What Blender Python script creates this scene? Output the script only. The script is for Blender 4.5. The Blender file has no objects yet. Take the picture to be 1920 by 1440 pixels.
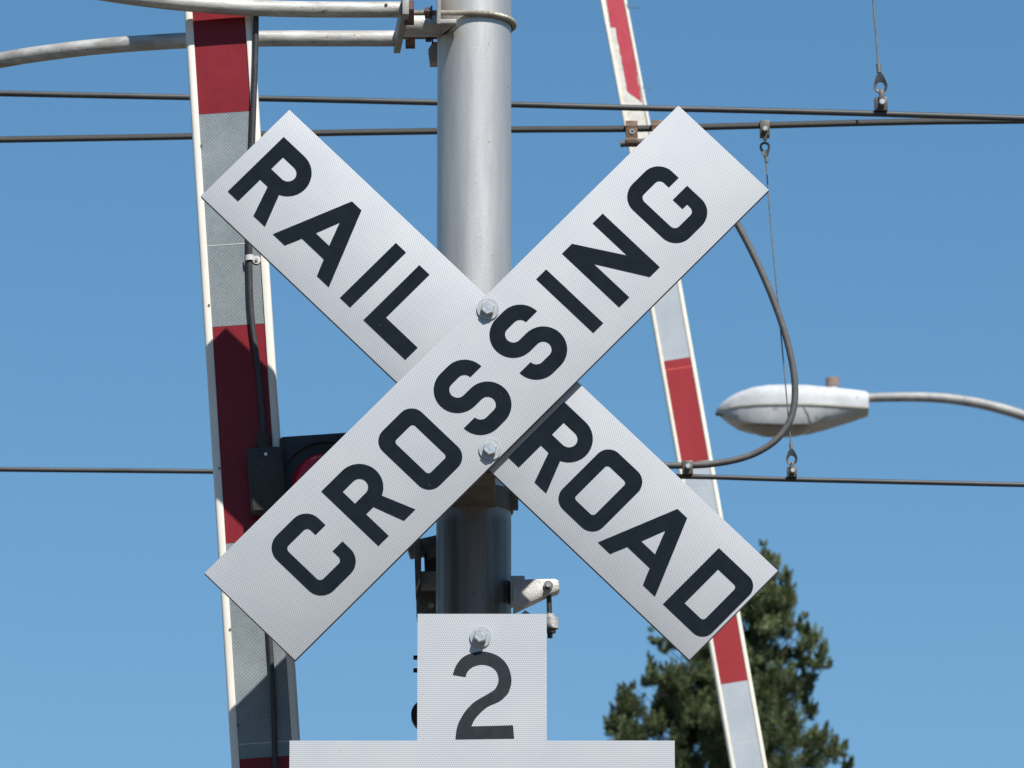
import bpy, bmesh, math, random
from math import sin, cos, pi, radians, atan2, sqrt, hypot
from mathutils import Vector, Matrix, Euler
random.seed(7)
scene = bpy.context.scene
COL = scene.collection

# ------------------------------------------------------------------ camera
PITCH = radians(14.5)
CAMZ = 1.6
FPX = 13994.0                      # focal length in pixels of a 1920 wide picture
cam_d = bpy.data.cameras.new('camera')
cam_d.sensor_width = 36.0
cam_d.lens = FPX / 1920 * 36
cam_d.clip_start = 0.1
cam_d.clip_end = 6000
cam = bpy.data.objects.new('camera', cam_d)
COL.objects.link(cam)
cam.location = (0, 0, CAMZ)
cam.rotation_euler = (pi/2 + PITCH, 0, 0)
scene.camera = cam
cam_d.dof.use_dof = True
cam_d.dof.focus_distance = 13.45
cam_d.dof.aperture_fstop = 30

def P(px, py, Y):
    """measured bearing (photo pixel) -> point of the vertical plane at distance Y"""
    x = (px - 960) / FPX
    y = (720 - py) / FPX
    d = Vector((x, cos(PITCH) - y*sin(PITCH), sin(PITCH) + y*cos(PITCH)))
    k = Y / d.y
    return Vector((d.x*k, Y, CAMZ + d.z*k))

def mpp(Y):                        # metres per photo pixel at distance Y
    return Y / cos(PITCH) / FPX

# ------------------------------------------------------------------ helpers
def tag(o, label=None, cat=None, group=None, kind=None):
    if label: o['label'] = label
    if cat: o['category'] = cat
    if group: o['group'] = group
    if kind: o['kind'] = kind
    return o

def empty(name, loc=(0, 0, 0), rot=None, label=None, cat=None, group=None):
    o = bpy.data.objects.new(name, None)
    COL.objects.link(o)
    o.empty_display_size = 0.05
    o.location = loc
    if rot: o.rotation_euler = rot
    return tag(o, label, cat, group)

class MB:
    def __init__(s):
        s.bm = bmesh.new()
    def quad(s, vs):
        return s.bm.faces.new([s.bm.verts.new(v) for v in vs])
    def box(s, c, size, bevel=0.0, rot=None, seg=2):
        b = bmesh.new()
        bmesh.ops.create_cube(b, size=1.0)
        for v in b.verts:
            v.co = Vector((v.co.x*size[0], v.co.y*size[1], v.co.z*size[2]))
        if bevel > 0:
            bmesh.ops.bevel(b, geom=b.edges[:], offset=bevel, segments=seg, affect='EDGES', profile=0.5)
        M = Matrix.Translation(c)
        if rot is not None: M = M @ rot.to_matrix().to_4x4()
        bmesh.ops.transform(b, matrix=M, verts=b.verts)
        s.merge(b); return s
    def merge(s, b):
        me = bpy.data.meshes.new('tmp'); b.to_mesh(me); b.free()
        s.bm.from_mesh(me); bpy.data.meshes.remove(me)
    def tube(s, path, r, n=16, caps=True, close=False):
        pts = [Vector(p) for p in path]
        m = len(pts)
        rs = r if isinstance(r, (list, tuple)) else [r]*m
        rings = []
        up = None
        for i in range(m):
            if close: t = (pts[(i+1) % m] - pts[i-1]).normalized()
            else: t = (pts[min(i+1, m-1)] - pts[max(i-1, 0)]).normalized()
            if up is None:
                up = Vector((0, 0, 1)) if abs(t.z) < 0.9 else Vector((0, 1, 0))
            a = t.cross(up)
            if a.length < 1e-6: a = t.cross(Vector((1, 0, 0)))
            a.normalize(); b = a.cross(t).normalized(); up = b
            rings.append([s.bm.verts.new(pts[i] + rs[i]*(cos(2*pi*k/n)*a + sin(2*pi*k/n)*b)) for k in range(n)])
        for i in range(m if close else m-1):
            A, B = rings[i], rings[(i+1) % m]
            for k in range(n):
                s.bm.faces.new([A[k], A[(k+1) % n], B[(k+1) % n], B[k]])
        if caps and not close:
            s.bm.faces.new(rings[0][::-1]); s.bm.faces.new(rings[-1])
        return s
    def cyl(s, p0, p1, r, n=24, r2=None):
        return s.tube([p0, p1], [r, r2 if r2 is not None else r], n)
    def hexhead(s, c, r, h, chamfer=0.0015, rot=0.3):
        """hexagon head facing -Y, base at c, height h"""
        prof = [(r, 0), (r, h-chamfer), (r*0.86, h), (0.0, h)]
        rings = []
        for (rr, hh) in prof[:-1]:
            n = 6 if rr == r else 6
            rings.append([s.bm.verts.new(Vector(c) + Vector((rr*cos(rot+2*pi*k/n), -hh, rr*sin(rot+2*pi*k/n)))) for k in range(n)])
        for a, b in zip(rings, rings[1:]):
            for k in range(6):
                s.bm.faces.new([a[k], a[(k+1) % 6], b[(k+1) % 6], b[k]])
        s.bm.faces.new(rings[-1]); s.bm.faces.new(rings[0][::-1])
        return s
    def prism(s, poly, y0, y1, bevel=0.0):
        """polygon in (x,z) extruded between y0 and y1"""
        b = bmesh.new()
        f0 = [b.verts.new((x, y0, z)) for x, z in poly]
        f1 = [b.verts.new((x, y1, z)) for x, z in poly]
        n = len(poly)
        b.faces.new(f0); b.faces.new(f1[::-1])
        for k in range(n):
            b.faces.new([f0[(k+1) % n], f0[k], f1[k], f1[(k+1) % n]])
        bmesh.ops.recalc_face_normals(b, faces=b.faces)
        if bevel > 0:
            bmesh.ops.bevel(b, geom=b.edges[:], offset=bevel, segments=2, affect='EDGES', profile=0.5)
        s.merge(b); return s
    def prism_z(s, poly, z0, z1, bevel=0.0):
        """polygon in (x,y) extruded between z0 and z1"""
        b = bmesh.new()
        f0 = [b.verts.new((x, y, z0)) for x, y in poly]
        f1 = [b.verts.new((x, y, z1)) for x, y in poly]
        n = len(poly)
        b.faces.new(f0); b.faces.new(f1[::-1])
        for k in range(n):
            b.faces.new([f0[(k+1) % n], f0[k], f1[k], f1[(k+1) % n]])
        bmesh.ops.recalc_face_normals(b, faces=b.faces)
        if bevel > 0:
            bmesh.ops.bevel(b, geom=b.edges[:], offset=bevel, segments=2, affect='EDGES', profile=0.5)
        s.merge(b); return s
    def build(s, name, mat, parent=None, smooth=35, recalc=True, origin=None):
        if recalc: bmesh.ops.recalc_face_normals(s.bm, faces=s.bm.faces)
        if origin is not None:
            bmesh.ops.translate(s.bm, vec=-Vector(origin), verts=s.bm.verts)
        me = bpy.data.meshes.new(name)
        s.bm.to_mesh(me); s.bm.free()
        if smooth:
            me.shade_smooth(); me.set_sharp_from_angle(angle=radians(smooth))
        me.materials.append(mat)
        o = bpy.data.objects.new(name, me)
        COL.objects.link(o)
        if parent: o.parent = parent
        if origin is not None: o.location = origin
        return o

def flat(name, loops, y0, y1, mat, parent):
    """closed loops in (x,z), holes by even-odd rule, as a thin sheet between y0 (front) and y1"""
    cu = bpy.data.curves.new('tmp', 'CURVE'); cu.dimensions = '2D'; cu.fill_mode = 'BOTH'
    for lp in loops:
        sp = cu.splines.new('POLY'); sp.points.add(len(lp)-1)
        for q, (x, z) in zip(sp.points, lp): q.co = (x, z, 0, 1)
        sp.use_cyclic_u = True
    cu.extrude = abs(y1-y0)/2
    ob = bpy.data.objects.new('tmp', cu); COL.objects.link(ob)
    dg = bpy.context.evaluated_depsgraph_get(); dg.update()
    me = bpy.data.meshes.new_from_object(ob.evaluated_get(dg))
    bpy.data.objects.remove(ob); bpy.data.curves.remove(cu)
    M = Matrix(((1, 0, 0, 0), (0, 0, -1, (y0+y1)/2), (0, 1, 0, 0), (0, 0, 0, 1)))
    me.transform(M); me.name = name
    me.materials.clear(); me.materials.append(mat)
    o = bpy.data.objects.new(name, me); COL.objects.link(o)
    if parent: o.parent = parent
    return o

def catmull(pts, n=8, closed=False):
    pts = [Vector(p) for p in pts]; out = []
    m = len(pts)
    rng = range(m if closed else m-1)
    for i in rng:
        p1, p2 = pts[i], pts[(i+1) % m]
        p0 = pts[i-1] if (i > 0 or closed) else p1*2-p2
        p3 = pts[(i+2) % m] if (i+2 < m or closed) else p2*2-p1
        for k in range(n):
            t = k/n
            out.append(0.5*((2*p1) + (p2-p0)*t + (2*p0-5*p1+4*p2-p3)*t*t + (3*p1-p0-3*p2+p3)*t*t*t))
    if not closed: out.append(pts[-1])
    return out

# ------------------------------------------------------------------ materials
def mat_base(name):
    m = bpy.data.materials.new(name); m.use_nodes = True
    nt = m.node_tree
    return m, nt, nt.nodes['Principled BSDF']

def N(nt, typ, **kw):
    n = nt.nodes.new(typ)
    for k, v in kw.items(): setattr(n, k, v)
    return n

def ramp(nt, src, stops):
    r = N(nt, 'ShaderNodeValToRGB')
    e = r.color_ramp.elements
    while len(e) < len(stops): e.new(0.5)
    for el, (p, c) in zip(e, stops):
        el.position = p; el.color = (c[0], c[1], c[2], 1)
    nt.links.new(src, r.inputs[0])
    return r.outputs[0]

def surf(name, ca, cb, rough=0.5, metal=0.0, scale=20, stretch=(1, 1, 1), detail=6, bump=0.0, bscale=200, spec=0.5, rvar=0.1,
         speck=None, lo=0.35, hi=0.65):
    """two-tone weathered surface: noise between ca and cb, roughness wobble, fine bump, optional specks"""
    m, nt, b = mat_base(name)
    tc = N(nt, 'ShaderNodeTexCoord')
    mp = N(nt, 'ShaderNodeMapping'); mp.inputs['Scale'].default_value = stretch
    nt.links.new(tc.outputs['Object'], mp.inputs['Vector'])
    nz = N(nt, 'ShaderNodeTexNoise'); nz.inputs['Scale'].default_value = scale; nz.inputs['Detail'].default_value = detail
    nz.inputs['Roughness'].default_value = 0.65
    nt.links.new(mp.outputs[0], nz.inputs['Vector'])
    c = ramp(nt, nz.outputs['Fac'], [(lo, ca), (hi, cb)])
    if speck:
        sc, thr, colr = speck
        n2 = N(nt, 'ShaderNodeTexNoise'); n2.inputs['Scale'].default_value = sc; n2.inputs['Detail'].default_value = 3
        nt.links.new(tc.outputs['Object'], n2.inputs['Vector'])
        f = ramp(nt, n2.outputs['Fac'], [(thr, (0, 0, 0)), (thr+0.04, (1, 1, 1))])
        mx = N(nt, 'ShaderNodeMix', data_type='RGBA')
        nt.links.new(f, mx.inputs[0]); nt.links.new(c, mx.inputs[6]); mx.inputs[7].default_value = (*colr, 1)
        c = mx.outputs[2]
    nt.links.new(c, b.inputs['Base Color'])
    mr = N(nt, 'ShaderNodeMapRange')
    mr.inputs[3].default_value = max(0.02, rough-rvar); mr.inputs[4].default_value = min(1, rough+rvar)
    nt.links.new(nz.outputs['Fac'], mr.inputs[0]); nt.links.new(mr.outputs[0], b.inputs['Roughness'])
    b.inputs['Metallic'].default_value = metal
    b.inputs['Specular IOR Level'].default_value = spec
    if bump:
        n3 = N(nt, 'ShaderNodeTexNoise'); n3.inputs['Scale'].default_value = bscale; n3.inputs['Detail'].default_value = 4
        nt.links.new(mp.outputs[0], n3.inputs['Vector'])
        bp = N(nt, 'ShaderNodeBump'); bp.inputs['Strength'].default_value = bump; bp.inputs['Distance'].default_value = 0.002
        nt.links.new(n3.outputs['Fac'], bp.inputs['Height']); nt.links.new(bp.outputs[0], b.inputs['Normal'])
    return m

def hexsheet(name, dot, line, pitch=0.0028, rough=0.38):
    """white retroreflective sheeting: honeycomb of grey cells in a pale grid, slightly wavy"""
    m, nt, b = mat_base(name)
    tc = N(nt, 'ShaderNodeTexCoord')
    outs = []
    for off in (0.0, 0.5):
        v = N(nt, 'ShaderNodeVectorMath', operation='MULTIPLY'); v.inputs[1].default_value = (1/pitch, 0, 1/(pitch*sqrt(3)))
        nt.links.new(tc.outputs['Object'], v.inputs[0])
        a = N(nt, 'ShaderNodeVectorMath', operation='ADD'); a.inputs[1].default_value = (off+1000, 0.5, off+1000)
        nt.links.new(v.outputs[0], a.inputs[0])
        fr = N(nt, 'ShaderNodeVectorMath', operation='FRACTION'); nt.links.new(a.outputs[0], fr.inputs[0])
        su = N(nt, 'ShaderNodeVectorMath', operation='SUBTRACT'); su.inputs[1].default_value = (0.5, 0.5, 0.5)
        nt.links.new(fr.outputs[0], su.inputs[0])
        mu = N(nt, 'ShaderNodeVectorMath', operation='MULTIPLY'); mu.inputs[1].default_value = (1, 0, sqrt(3))
        nt.links.new(su.outputs[0], mu.inputs[0])
        ln = N(nt, 'ShaderNodeVectorMath', operation='LENGTH'); nt.links.new(mu.outputs[0], ln.inputs[0])
        outs.append(ln.outputs['Value'])
    mn = N(nt, 'ShaderNodeMath', operation='MINIMUM')
    nt.links.new(outs[0], mn.inputs[0]); nt.links.new(outs[1], mn.inputs[1])
    c = ramp(nt, mn.outputs[0], [(0.26, dot), (0.40, line)])
    nz = N(nt, 'ShaderNodeTexNoise'); nz.inputs['Scale'].default_value = 9; nz.inputs['Detail'].default_value = 5
    nt.links.new(tc.outputs['Object'], nz.inputs['Vector'])
    g = ramp(nt, nz.outputs['Fac'], [(0.3, (0.95, 0.955, 0.965)), (0.7, (1.03, 1.025, 1.01))])
    mx = N(nt, 'ShaderNodeMix', data_type='RGBA', blend_type='MULTIPLY'); mx.inputs[0].default_value = 1
    nt.links.new(c, mx.inputs[6]); nt.links.new(g, mx.inputs[7])
    # dust and insect specks
    n2 = N(nt, 'ShaderNodeTexNoise'); n2.inputs['Scale'].default_value = 150; n2.inputs['Detail'].default_value = 2
    nt.links.new(tc.outputs['Object'], n2.inputs['Vector'])
    f2 = ramp(nt, n2.outputs['Fac'], [(0.74, (0, 0, 0)), (0.78, (1, 1, 1))])
    mx2 = N(nt, 'ShaderNodeMix', data_type='RGBA')
    nt.links.new(f2, mx2.inputs[0]); nt.links.new(mx.outputs[2], mx2.inputs[6]); mx2.inputs[7].default_value = (0.36, 0.31, 0.25, 1)
    nt.links.new(mx2.outputs[2], b.inputs['Base Color'])
    b.inputs['Roughness'].default_value = 0.55
    b.inputs['Specular IOR Level'].default_value = 0.16
    n3 = N(nt, 'ShaderNodeTexNoise'); n3.inputs['Scale'].default_value = 14; n3.inputs['Detail'].default_value = 2
    nt.links.new(tc.outputs['Object'], n3.inputs['Vector'])
    bp = N(nt, 'ShaderNodeBump'); bp.inputs['Strength'].default_value = 0.05; bp.inputs['Distance'].default_value = 0.01
    nt.links.new(n3.outputs['Fac'], bp.inputs['Height']); nt.links.new(bp.outputs[0], b.inputs['Normal'])
    return m

M = {}
M['sheet'] = hexsheet('white_reflective_sheeting', (0.345, 0.365, 0.395), (0.535, 0.55, 0.575), pitch=0.0040)
M['sheet2'] = hexsheet('white_reflective_sheeting_coarse', (0.335, 0.360, 0.392), (0.545, 0.565, 0.59), pitch=0.0042)
M['ink'] = surf('navy_black_lettering', (0.0045, 0.009, 0.015), (0.007, 0.012, 0.019), 0.5, scale=40, spec=0.10, speck=(260, 0.73, (0.10, 0.09, 0.07)))
M['ink2'] = surf('faded_black_numeral', (0.020, 0.026, 0.032), (0.027, 0.033, 0.039), 0.5, scale=60, spec=0.15)
M['blade_edge'] = surf('blade_aluminium', (0.085, 0.075, 0.066), (0.14, 0.125, 0.11), 0.6, 0.2, scale=30)
M['pole'] = surf('silver_painted_mast', (0.470, 0.462, 0.450), (0.535, 0.526, 0.512), 0.46, 0.56, scale=14, stretch=(3, 3, 0.35), bump=0.25, bscale=420,
                 speck=(90, 0.70, (0.30, 0.29, 0.28)), rvar=0.06)
def add_shade_runoff(m, z_top, shade_dirt=(0.050, 0.044, 0.040), amount=0.92):
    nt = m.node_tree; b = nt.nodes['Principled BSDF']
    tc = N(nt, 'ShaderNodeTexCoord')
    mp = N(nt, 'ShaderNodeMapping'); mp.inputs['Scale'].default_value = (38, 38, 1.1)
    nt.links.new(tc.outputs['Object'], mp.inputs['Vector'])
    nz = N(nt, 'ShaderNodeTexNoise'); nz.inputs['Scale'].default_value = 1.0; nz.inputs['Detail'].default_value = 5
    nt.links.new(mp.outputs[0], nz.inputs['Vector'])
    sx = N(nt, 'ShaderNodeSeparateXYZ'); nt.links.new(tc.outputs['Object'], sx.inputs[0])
    # crossbuck's shade painted into the mast colour, streaked with run-off from the bracket down
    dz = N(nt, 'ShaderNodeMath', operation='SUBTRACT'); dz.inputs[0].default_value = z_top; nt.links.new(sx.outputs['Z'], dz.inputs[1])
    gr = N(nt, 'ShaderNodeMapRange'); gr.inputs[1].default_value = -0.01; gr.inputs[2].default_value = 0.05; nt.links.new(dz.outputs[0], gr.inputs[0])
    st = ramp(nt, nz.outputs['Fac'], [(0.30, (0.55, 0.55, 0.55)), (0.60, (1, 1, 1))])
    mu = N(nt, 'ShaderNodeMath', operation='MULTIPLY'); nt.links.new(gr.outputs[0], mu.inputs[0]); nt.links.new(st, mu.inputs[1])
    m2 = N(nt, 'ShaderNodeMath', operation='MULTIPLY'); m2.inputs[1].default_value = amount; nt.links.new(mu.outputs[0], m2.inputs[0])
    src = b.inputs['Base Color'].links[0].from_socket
    mx = N(nt, 'ShaderNodeMix', data_type='RGBA'); nt.links.new(m2.outputs[0], mx.inputs[0]); nt.links.new(src, mx.inputs[6]); mx.inputs[7].default_value = (*shade_dirt, 1)
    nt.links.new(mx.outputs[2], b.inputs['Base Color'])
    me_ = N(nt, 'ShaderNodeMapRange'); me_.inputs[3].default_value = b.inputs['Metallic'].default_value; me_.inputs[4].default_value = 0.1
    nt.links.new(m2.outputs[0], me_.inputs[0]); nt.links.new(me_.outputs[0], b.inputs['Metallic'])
M['galv'] = surf('galvanised_pipe', (0.30, 0.285, 0.26), (0.54, 0.53, 0.50), 0.48, 0.12, scale=26, stretch=(0.5, 2, 2), bump=0.3, bscale=300,
                 speck=(120, 0.68, (0.16, 0.13, 0.11)))
M['cast'] = surf('cast_aluminium', (0.42, 0.41, 0.40), (0.60, 0.59, 0.57), 0.55, 0.35, scale=40, bump=0.4, bscale=350, speck=(140, 0.68, (0.25, 0.23, 0.21)))
M['castmid'] = surf('weathered_cast_plate', (0.26, 0.25, 0.23), (0.38, 0.37, 0.35), 0.6, 0.2, scale=40, bump=0.4, bscale=350)
M['castdark'] = surf('grimy_cast_metal', (0.10, 0.095, 0.09), (0.20, 0.185, 0.17), 0.6, 0.3, scale=30, bump=0.3)
M['bracket'] = surf('brown_grey_bracket', (0.11, 0.095, 0.075), (0.17, 0.15, 0.12), 0.7, 0.1, scale=30, bump=0.3)
M['zinc'] = surf('zinc_plated_bolt', (0.55, 0.55, 0.53), (0.80, 0.79, 0.75), 0.34, 0.7, scale=160, bump=0.10, bscale=500)
M['washer'] = surf('dull_washer', (0.34, 0.36, 0.38), (0.46, 0.48, 0.49), 0.5, 0.4, scale=120)
M['rust'] = surf('rusty_nut', (0.055, 0.030, 0.027), (0.10, 0.052, 0.045), 0.75, 0.2, scale=120, bump=0.5)
M['thread'] = surf('weathered_threaded_rod', (0.25, 0.22, 0.17), (0.42, 0.39, 0.33), 0.5, 0.4, scale=60)
M['threaddark'] = surf('dark_threaded_rod', (0.05, 0.06, 0.055), (0.12, 0.13, 0.12), 0.5, 0.5, scale=60)
M['armwhite'] = surf('cream_gate_arm_paint', (0.74, 0.70, 0.62), (0.83, 0.80, 0.74), 0.45, scale=9, stretch=(2, 2, 0.5), bump=0.1,
                     speck=(70, 0.715, (0.34, 0.20, 0.10)))
M['armold'] = surf('weathered_gate_arm_paint', (0.56, 0.53, 0.47), (0.72, 0.69, 0.62), 0.55, scale=45, bump=0.2, speck=(150, 0.62, (0.40, 0.36, 0.29)))
M['armside'] = surf('aged_cream_paint', (0.72, 0.66, 0.54), (0.82, 0.78, 0.68), 0.5, scale=16, bump=0.1, speck=(60, 0.70, (0.40, 0.26, 0.13)))
def tape(name, ca, cb, grain=0.12, pitch=0.003, rough=0.4):
    m, nt, b = mat_base(name)
    tc = N(nt, 'ShaderNodeTexCoord')
    nz = N(nt, 'ShaderNodeTexNoise'); nz.inputs['Scale'].default_value = 11; nz.inputs['Detail'].default_value = 7; nz.inputs['Roughness'].default_value = 0.7
    nt.links.new(tc.outputs['Object'], nz.inputs['Vector'])
    c = ramp(nt, nz.outputs['Fac'], [(0.32, ca), (0.68, cb)])
    ch = N(nt, 'ShaderNodeTexChecker'); ch.inputs['Scale'].default_value = 1/pitch
    ch.inputs['Color1'].default_value = (1-grain,)*3 + (1,); ch.inputs['Color2'].default_value = (1+grain,)*3 + (1,)
    mp = N(nt, 'ShaderNodeMapping'); mp.inputs['Scale'].default_value = (1, 0, 1); mp.inputs['Location'].default_value = (0, 0.0013, 0)
    nt.links.new(tc.outputs['Object'], mp.inputs['Vector']); nt.links.new(mp.outputs[0], ch.inputs['Vector'])
    mx = N(nt, 'ShaderNodeMix', data_type='RGBA', blend_type='MULTIPLY'); mx.inputs[0].default_value = 1
    nt.links.new(c, mx.inputs[6]); nt.links.new(ch.outputs[0], mx.inputs[7])
    n2 = N(nt, 'ShaderNodeTexNoise'); n2.inputs['Scale'].default_value = 300; n2.inputs['Detail'].default_value = 2
    nt.links.new(tc.outputs['Object'], n2.inputs['Vector'])
    g2 = ramp(nt, n2.outputs['Fac'], [(0.3, (0.86,)*3), (0.7, (1.12,)*3)])
    mx3 = N(nt, 'ShaderNodeMix', data_type='RGBA', blend_type='MULTIPLY'); mx3.inputs[0].default_value = 1
    nt.links.new(mx.outputs[2], mx3.inputs[6]); nt.links.new(g2, mx3.inputs[7])
    nt.links.new(mx3.outputs[2], b.inputs['Base Color'])
    b.inputs['Roughness'].default_value = rough
    b.inputs['Specular IOR Level'].default_value = 0.22
    n3 = N(nt, 'ShaderNodeTexNoise'); n3.inputs['Scale'].default_value = 18
    nt.links.new(tc.outputs['Object'], n3.inputs['Vector'])
    bp = N(nt, 'ShaderNodeBump'); bp.inputs['Strength'].default_value = 0.2; bp.inputs['Distance'].default_value = 0.004
    nt.links.new(n3.outputs['Fac'], bp.inputs['Height']); nt.links.new(bp.outputs[0], b.inputs['Normal'])
    return m
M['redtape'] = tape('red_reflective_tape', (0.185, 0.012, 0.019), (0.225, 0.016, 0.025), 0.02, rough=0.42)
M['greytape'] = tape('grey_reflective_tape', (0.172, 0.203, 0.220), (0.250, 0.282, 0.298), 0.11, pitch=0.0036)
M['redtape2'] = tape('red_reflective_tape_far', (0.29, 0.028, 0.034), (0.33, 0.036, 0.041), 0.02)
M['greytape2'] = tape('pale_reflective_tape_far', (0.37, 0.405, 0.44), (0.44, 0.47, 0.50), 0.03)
M['redold'] = tape('faded_peeling_red_tape', (0.44, 0.055, 0.075), (0.50, 0.075, 0.095), 0.03)
M['seam'] = surf('tape_seam', (0.45, 0.47, 0.48), (0.55, 0.56, 0.56), 0.5)
M['seamred'] = surf('red_tape_seam', (0.60, 0.07, 0.05), (0.7, 0.10, 0.06), 0.5)
M['rubber'] = surf('black_cable_sheath', (0.030, 0.030, 0.032), (0.050, 0.049, 0.050), 0.5, scale=60, bump=0.1)
M['blackbox'] = surf('dark_grey_plastic', (0.052, 0.050, 0.046), (0.072, 0.069, 0.063), 0.7, scale=60, bump=0.2, spec=0.15)
M['lamphousing'] = surf('grey_lamp_housing', (0.040, 0.042, 0.045), (0.060, 0.061, 0.064), 0.7, scale=40, bump=0.2, spec=0.2)
M['visor'] = surf('black_visor', (0.012, 0.012, 0.014), (0.022, 0.022, 0.025), 0.6, scale=40)
M['clipwhite'] = surf('pale_cable_clip', (0.55, 0.54, 0.51), (0.66, 0.65, 0.62), 0.5, scale=60)
m, nt, b = mat_base('red_lens'); b.inputs['Base Color'].default_value = (0.50, 0.010, 0.024, 1); b.inputs['Roughness'].default_value = 0.18
M['lens'] = m
M['copper'] = surf('weathered_trolley_wire', (0.048, 0.049, 0.050), (0.080, 0.081, 0.082), 0.5, 0.3, scale=20, stretch=(0.3, 3, 3), rvar=0.08)
def strand(name):
    m, nt, b = mat_base(name)
    tc = N(nt, 'ShaderNodeTexCoord')
    wv = N(nt, 'ShaderNodeTexWave', wave_type='BANDS', bands_direction='DIAGONAL'); wv.inputs['Scale'].default_value = 170
    wv.inputs['Distortion'].default_value = 0.4
    nt.links.new(tc.outputs['Object'], wv.inputs['Vector'])
    c = ramp(nt, wv.outputs['Fac'], [(0.2, (0.045, 0.044, 0.042)), (0.7, (0.13, 0.126, 0.118))])
    nt.links.new(c, b.inputs['Base Color']); b.inputs['Roughness'].default_value = 0.55; b.inputs['Metallic'].default_value = 0.3
    bp = N(nt, 'ShaderNodeBump'); bp.inputs['Strength'].default_value = 0.8; bp.inputs['Distance'].default_value = 0.002
    nt.links.new(wv.outputs['Fac'], bp.inputs['Height']); nt.links.new(bp.outputs[0], b.inputs['Normal'])
    return m
M['strand'] = strand('stranded_messenger_wire')
M['jumper'] = surf('grey_jumper_sheath', (0.080, 0.077, 0.074), (0.115, 0.111, 0.107), 0.6, 0.1, scale=50)
M['clampbrown'] = surf('brown_bronze_clamp', (0.10, 0.062, 0.036), (0.17, 0.105, 0.062), 0.6, 0.15, scale=90, bump=0.3)
M['clampdark'] = surf('dark_bronze_clamp', (0.065, 0.056, 0.048), (0.12, 0.10, 0.085), 0.5, 0.3, scale=90, bump=0.2)
M['thimble'] = surf('dark_steel_thimble', (0.035, 0.040, 0.042), (0.065, 0.068, 0.070), 0.5, 0.4, scale=90)
M['dropper'] = surf('dropper_wire_metal', (0.14, 0.14, 0.13), (0.24, 0.23, 0.21), 0.5, 0.4, scale=60)
M['lampwhite'] = surf('light_grey_lamp_paint', (0.40, 0.41, 0.425), (0.53, 0.535, 0.54), 0.55, scale=9, speck=(30, 0.64, (0.33, 0.32, 0.30)), spec=0.3)
M['lampseam'] = surf('lamp_gasket', (0.25, 0.23, 0.16), (0.32, 0.30, 0.22), 0.6)
M['lampglass'] = surf('lamp_glass_refractor', (0.20, 0.19, 0.17), (0.28, 0.27, 0.25), 0.3, scale=30)
M['photocell'] = surf('brown_photocell', (0.20, 0.145, 0.115), (0.28, 0.20, 0.16), 0.6, scale=60)
M['armgrey'] = surf('dull_galvanised_lamp_arm', (0.24, 0.235, 0.225), (0.40, 0.39, 0.375), 0.6, 0.1, scale=12, speck=(40, 0.66, (0.16, 0.12, 0.09)))
M['bark'] = surf('conifer_bark', (0.035, 0.025, 0.018), (0.075, 0.055, 0.04), 0.9, scale=20, bump=0.6)

# ------------------------------------------------------------------ world, sun
SUNDIR = Vector((0.12120, -0.24200, 0.34143)).normalized()      # towards the sun
w = bpy.data.worlds.new('World'); scene.world = w; w.use_nodes = True
nt = w.node_tree
bg = nt.nodes['Background']
sky = N(nt, 'ShaderNodeTexSky', sky_type='NISHITA')
sky.sun_disc = False
sky.sun_elevation = math.asin(SUNDIR.z)
sky.sun_rotation = atan2(SUNDIR.x, SUNDIR.y)
sky.air_density = 1.0; sky.dust_density = 0.12; sky.ozone_density = 2.3; sky.altitude = 0
hs = N(nt, 'ShaderNodeHueSaturation'); hs.inputs['Hue'].default_value = 0.4935; hs.inputs['Saturation'].default_value = 1.24; hs.inputs['Value'].default_value = 1.04
nt.links.new(sky.outputs[0], hs.inputs['Color'])
nt.links.new(hs.outputs[0], bg.inputs[0])
bg.inputs[1].default_value = 0.058
sl = bpy.data.lights.new('sun', 'SUN'); sl.energy = 3.5; sl.angle = radians(0.53); sl.color = (1.0, 0.965, 0.90)
so = bpy.data.objects.new('sun', sl); COL.objects.link(so)
so.rotation_euler = SUNDIR.to_track_quat('Z', 'Y').to_euler()
so.location = SUNDIR*50
vs = scene.view_settings
vs.view_transform = 'Standard'; vs.look = 'None'; vs.exposure = 0.85; vs.gamma = 1.0

# ------------------------------------------------------------------ ground
g = MB(); g.quad([(-2500, -2500, 0), (2500, -2500, 0), (2500, 2500, 0), (-2500, 2500, 0)])
tag(g.build('ground', surf('dry_ground', (0.075, 0.062, 0.045), (0.12, 0.10, 0.075), 0.9, scale=0.6, bump=0.3, bscale=8), smooth=0), kind='structure')
g = MB(); g.quad([(-60, 14.5, 0.004), (60, 14.5, 0.004), (60, 24.0, 0.004), (-60, 24.0, 0.004)])
tag(g.build('road', surf('asphalt', (0.045, 0.045, 0.047), (0.07, 0.069, 0.068), 0.9, scale=2, bump=0.4, bscale=80), smooth=0), kind='structure')

# unseen ridge added behind the camera to darken metal reflections and ambient light
hb = MB()
nx, rows = 90, [(-28, 0.0), (-36, 0.35), (-44, 0.72), (-54, 1.0), (-75, 0.9), (-120, 0.0)]
grid = []
for (yy, f) in rows:
    line = []
    for i in range(nx+1):
        a = radians(150) + radians(240)*i/nx          # horseshoe open towards the railway
        rad = -yy*1.35
        h = 19 + 3*sin(a*9+1) + 2.0*sin(a*23+yy*0.05) + random.uniform(-1.2, 1.2)
        edge = min(1, 6*min(i, nx-i)/nx)
        line.append(hb.bm.verts.new((rad*cos(a)*1.25, rad*sin(a) + 8 + random.uniform(-1, 1), max(-0.2, edge*(f*h + (random.uniform(-0.8, 0.8) if f else -0.2))))))
    grid.append(line)
for A_, B_ in zip(grid, grid[1:]):
    for i in range(nx): hb.bm.faces.new([A_[i], A_[i+1], B_[i+1], B_[i]])
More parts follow.
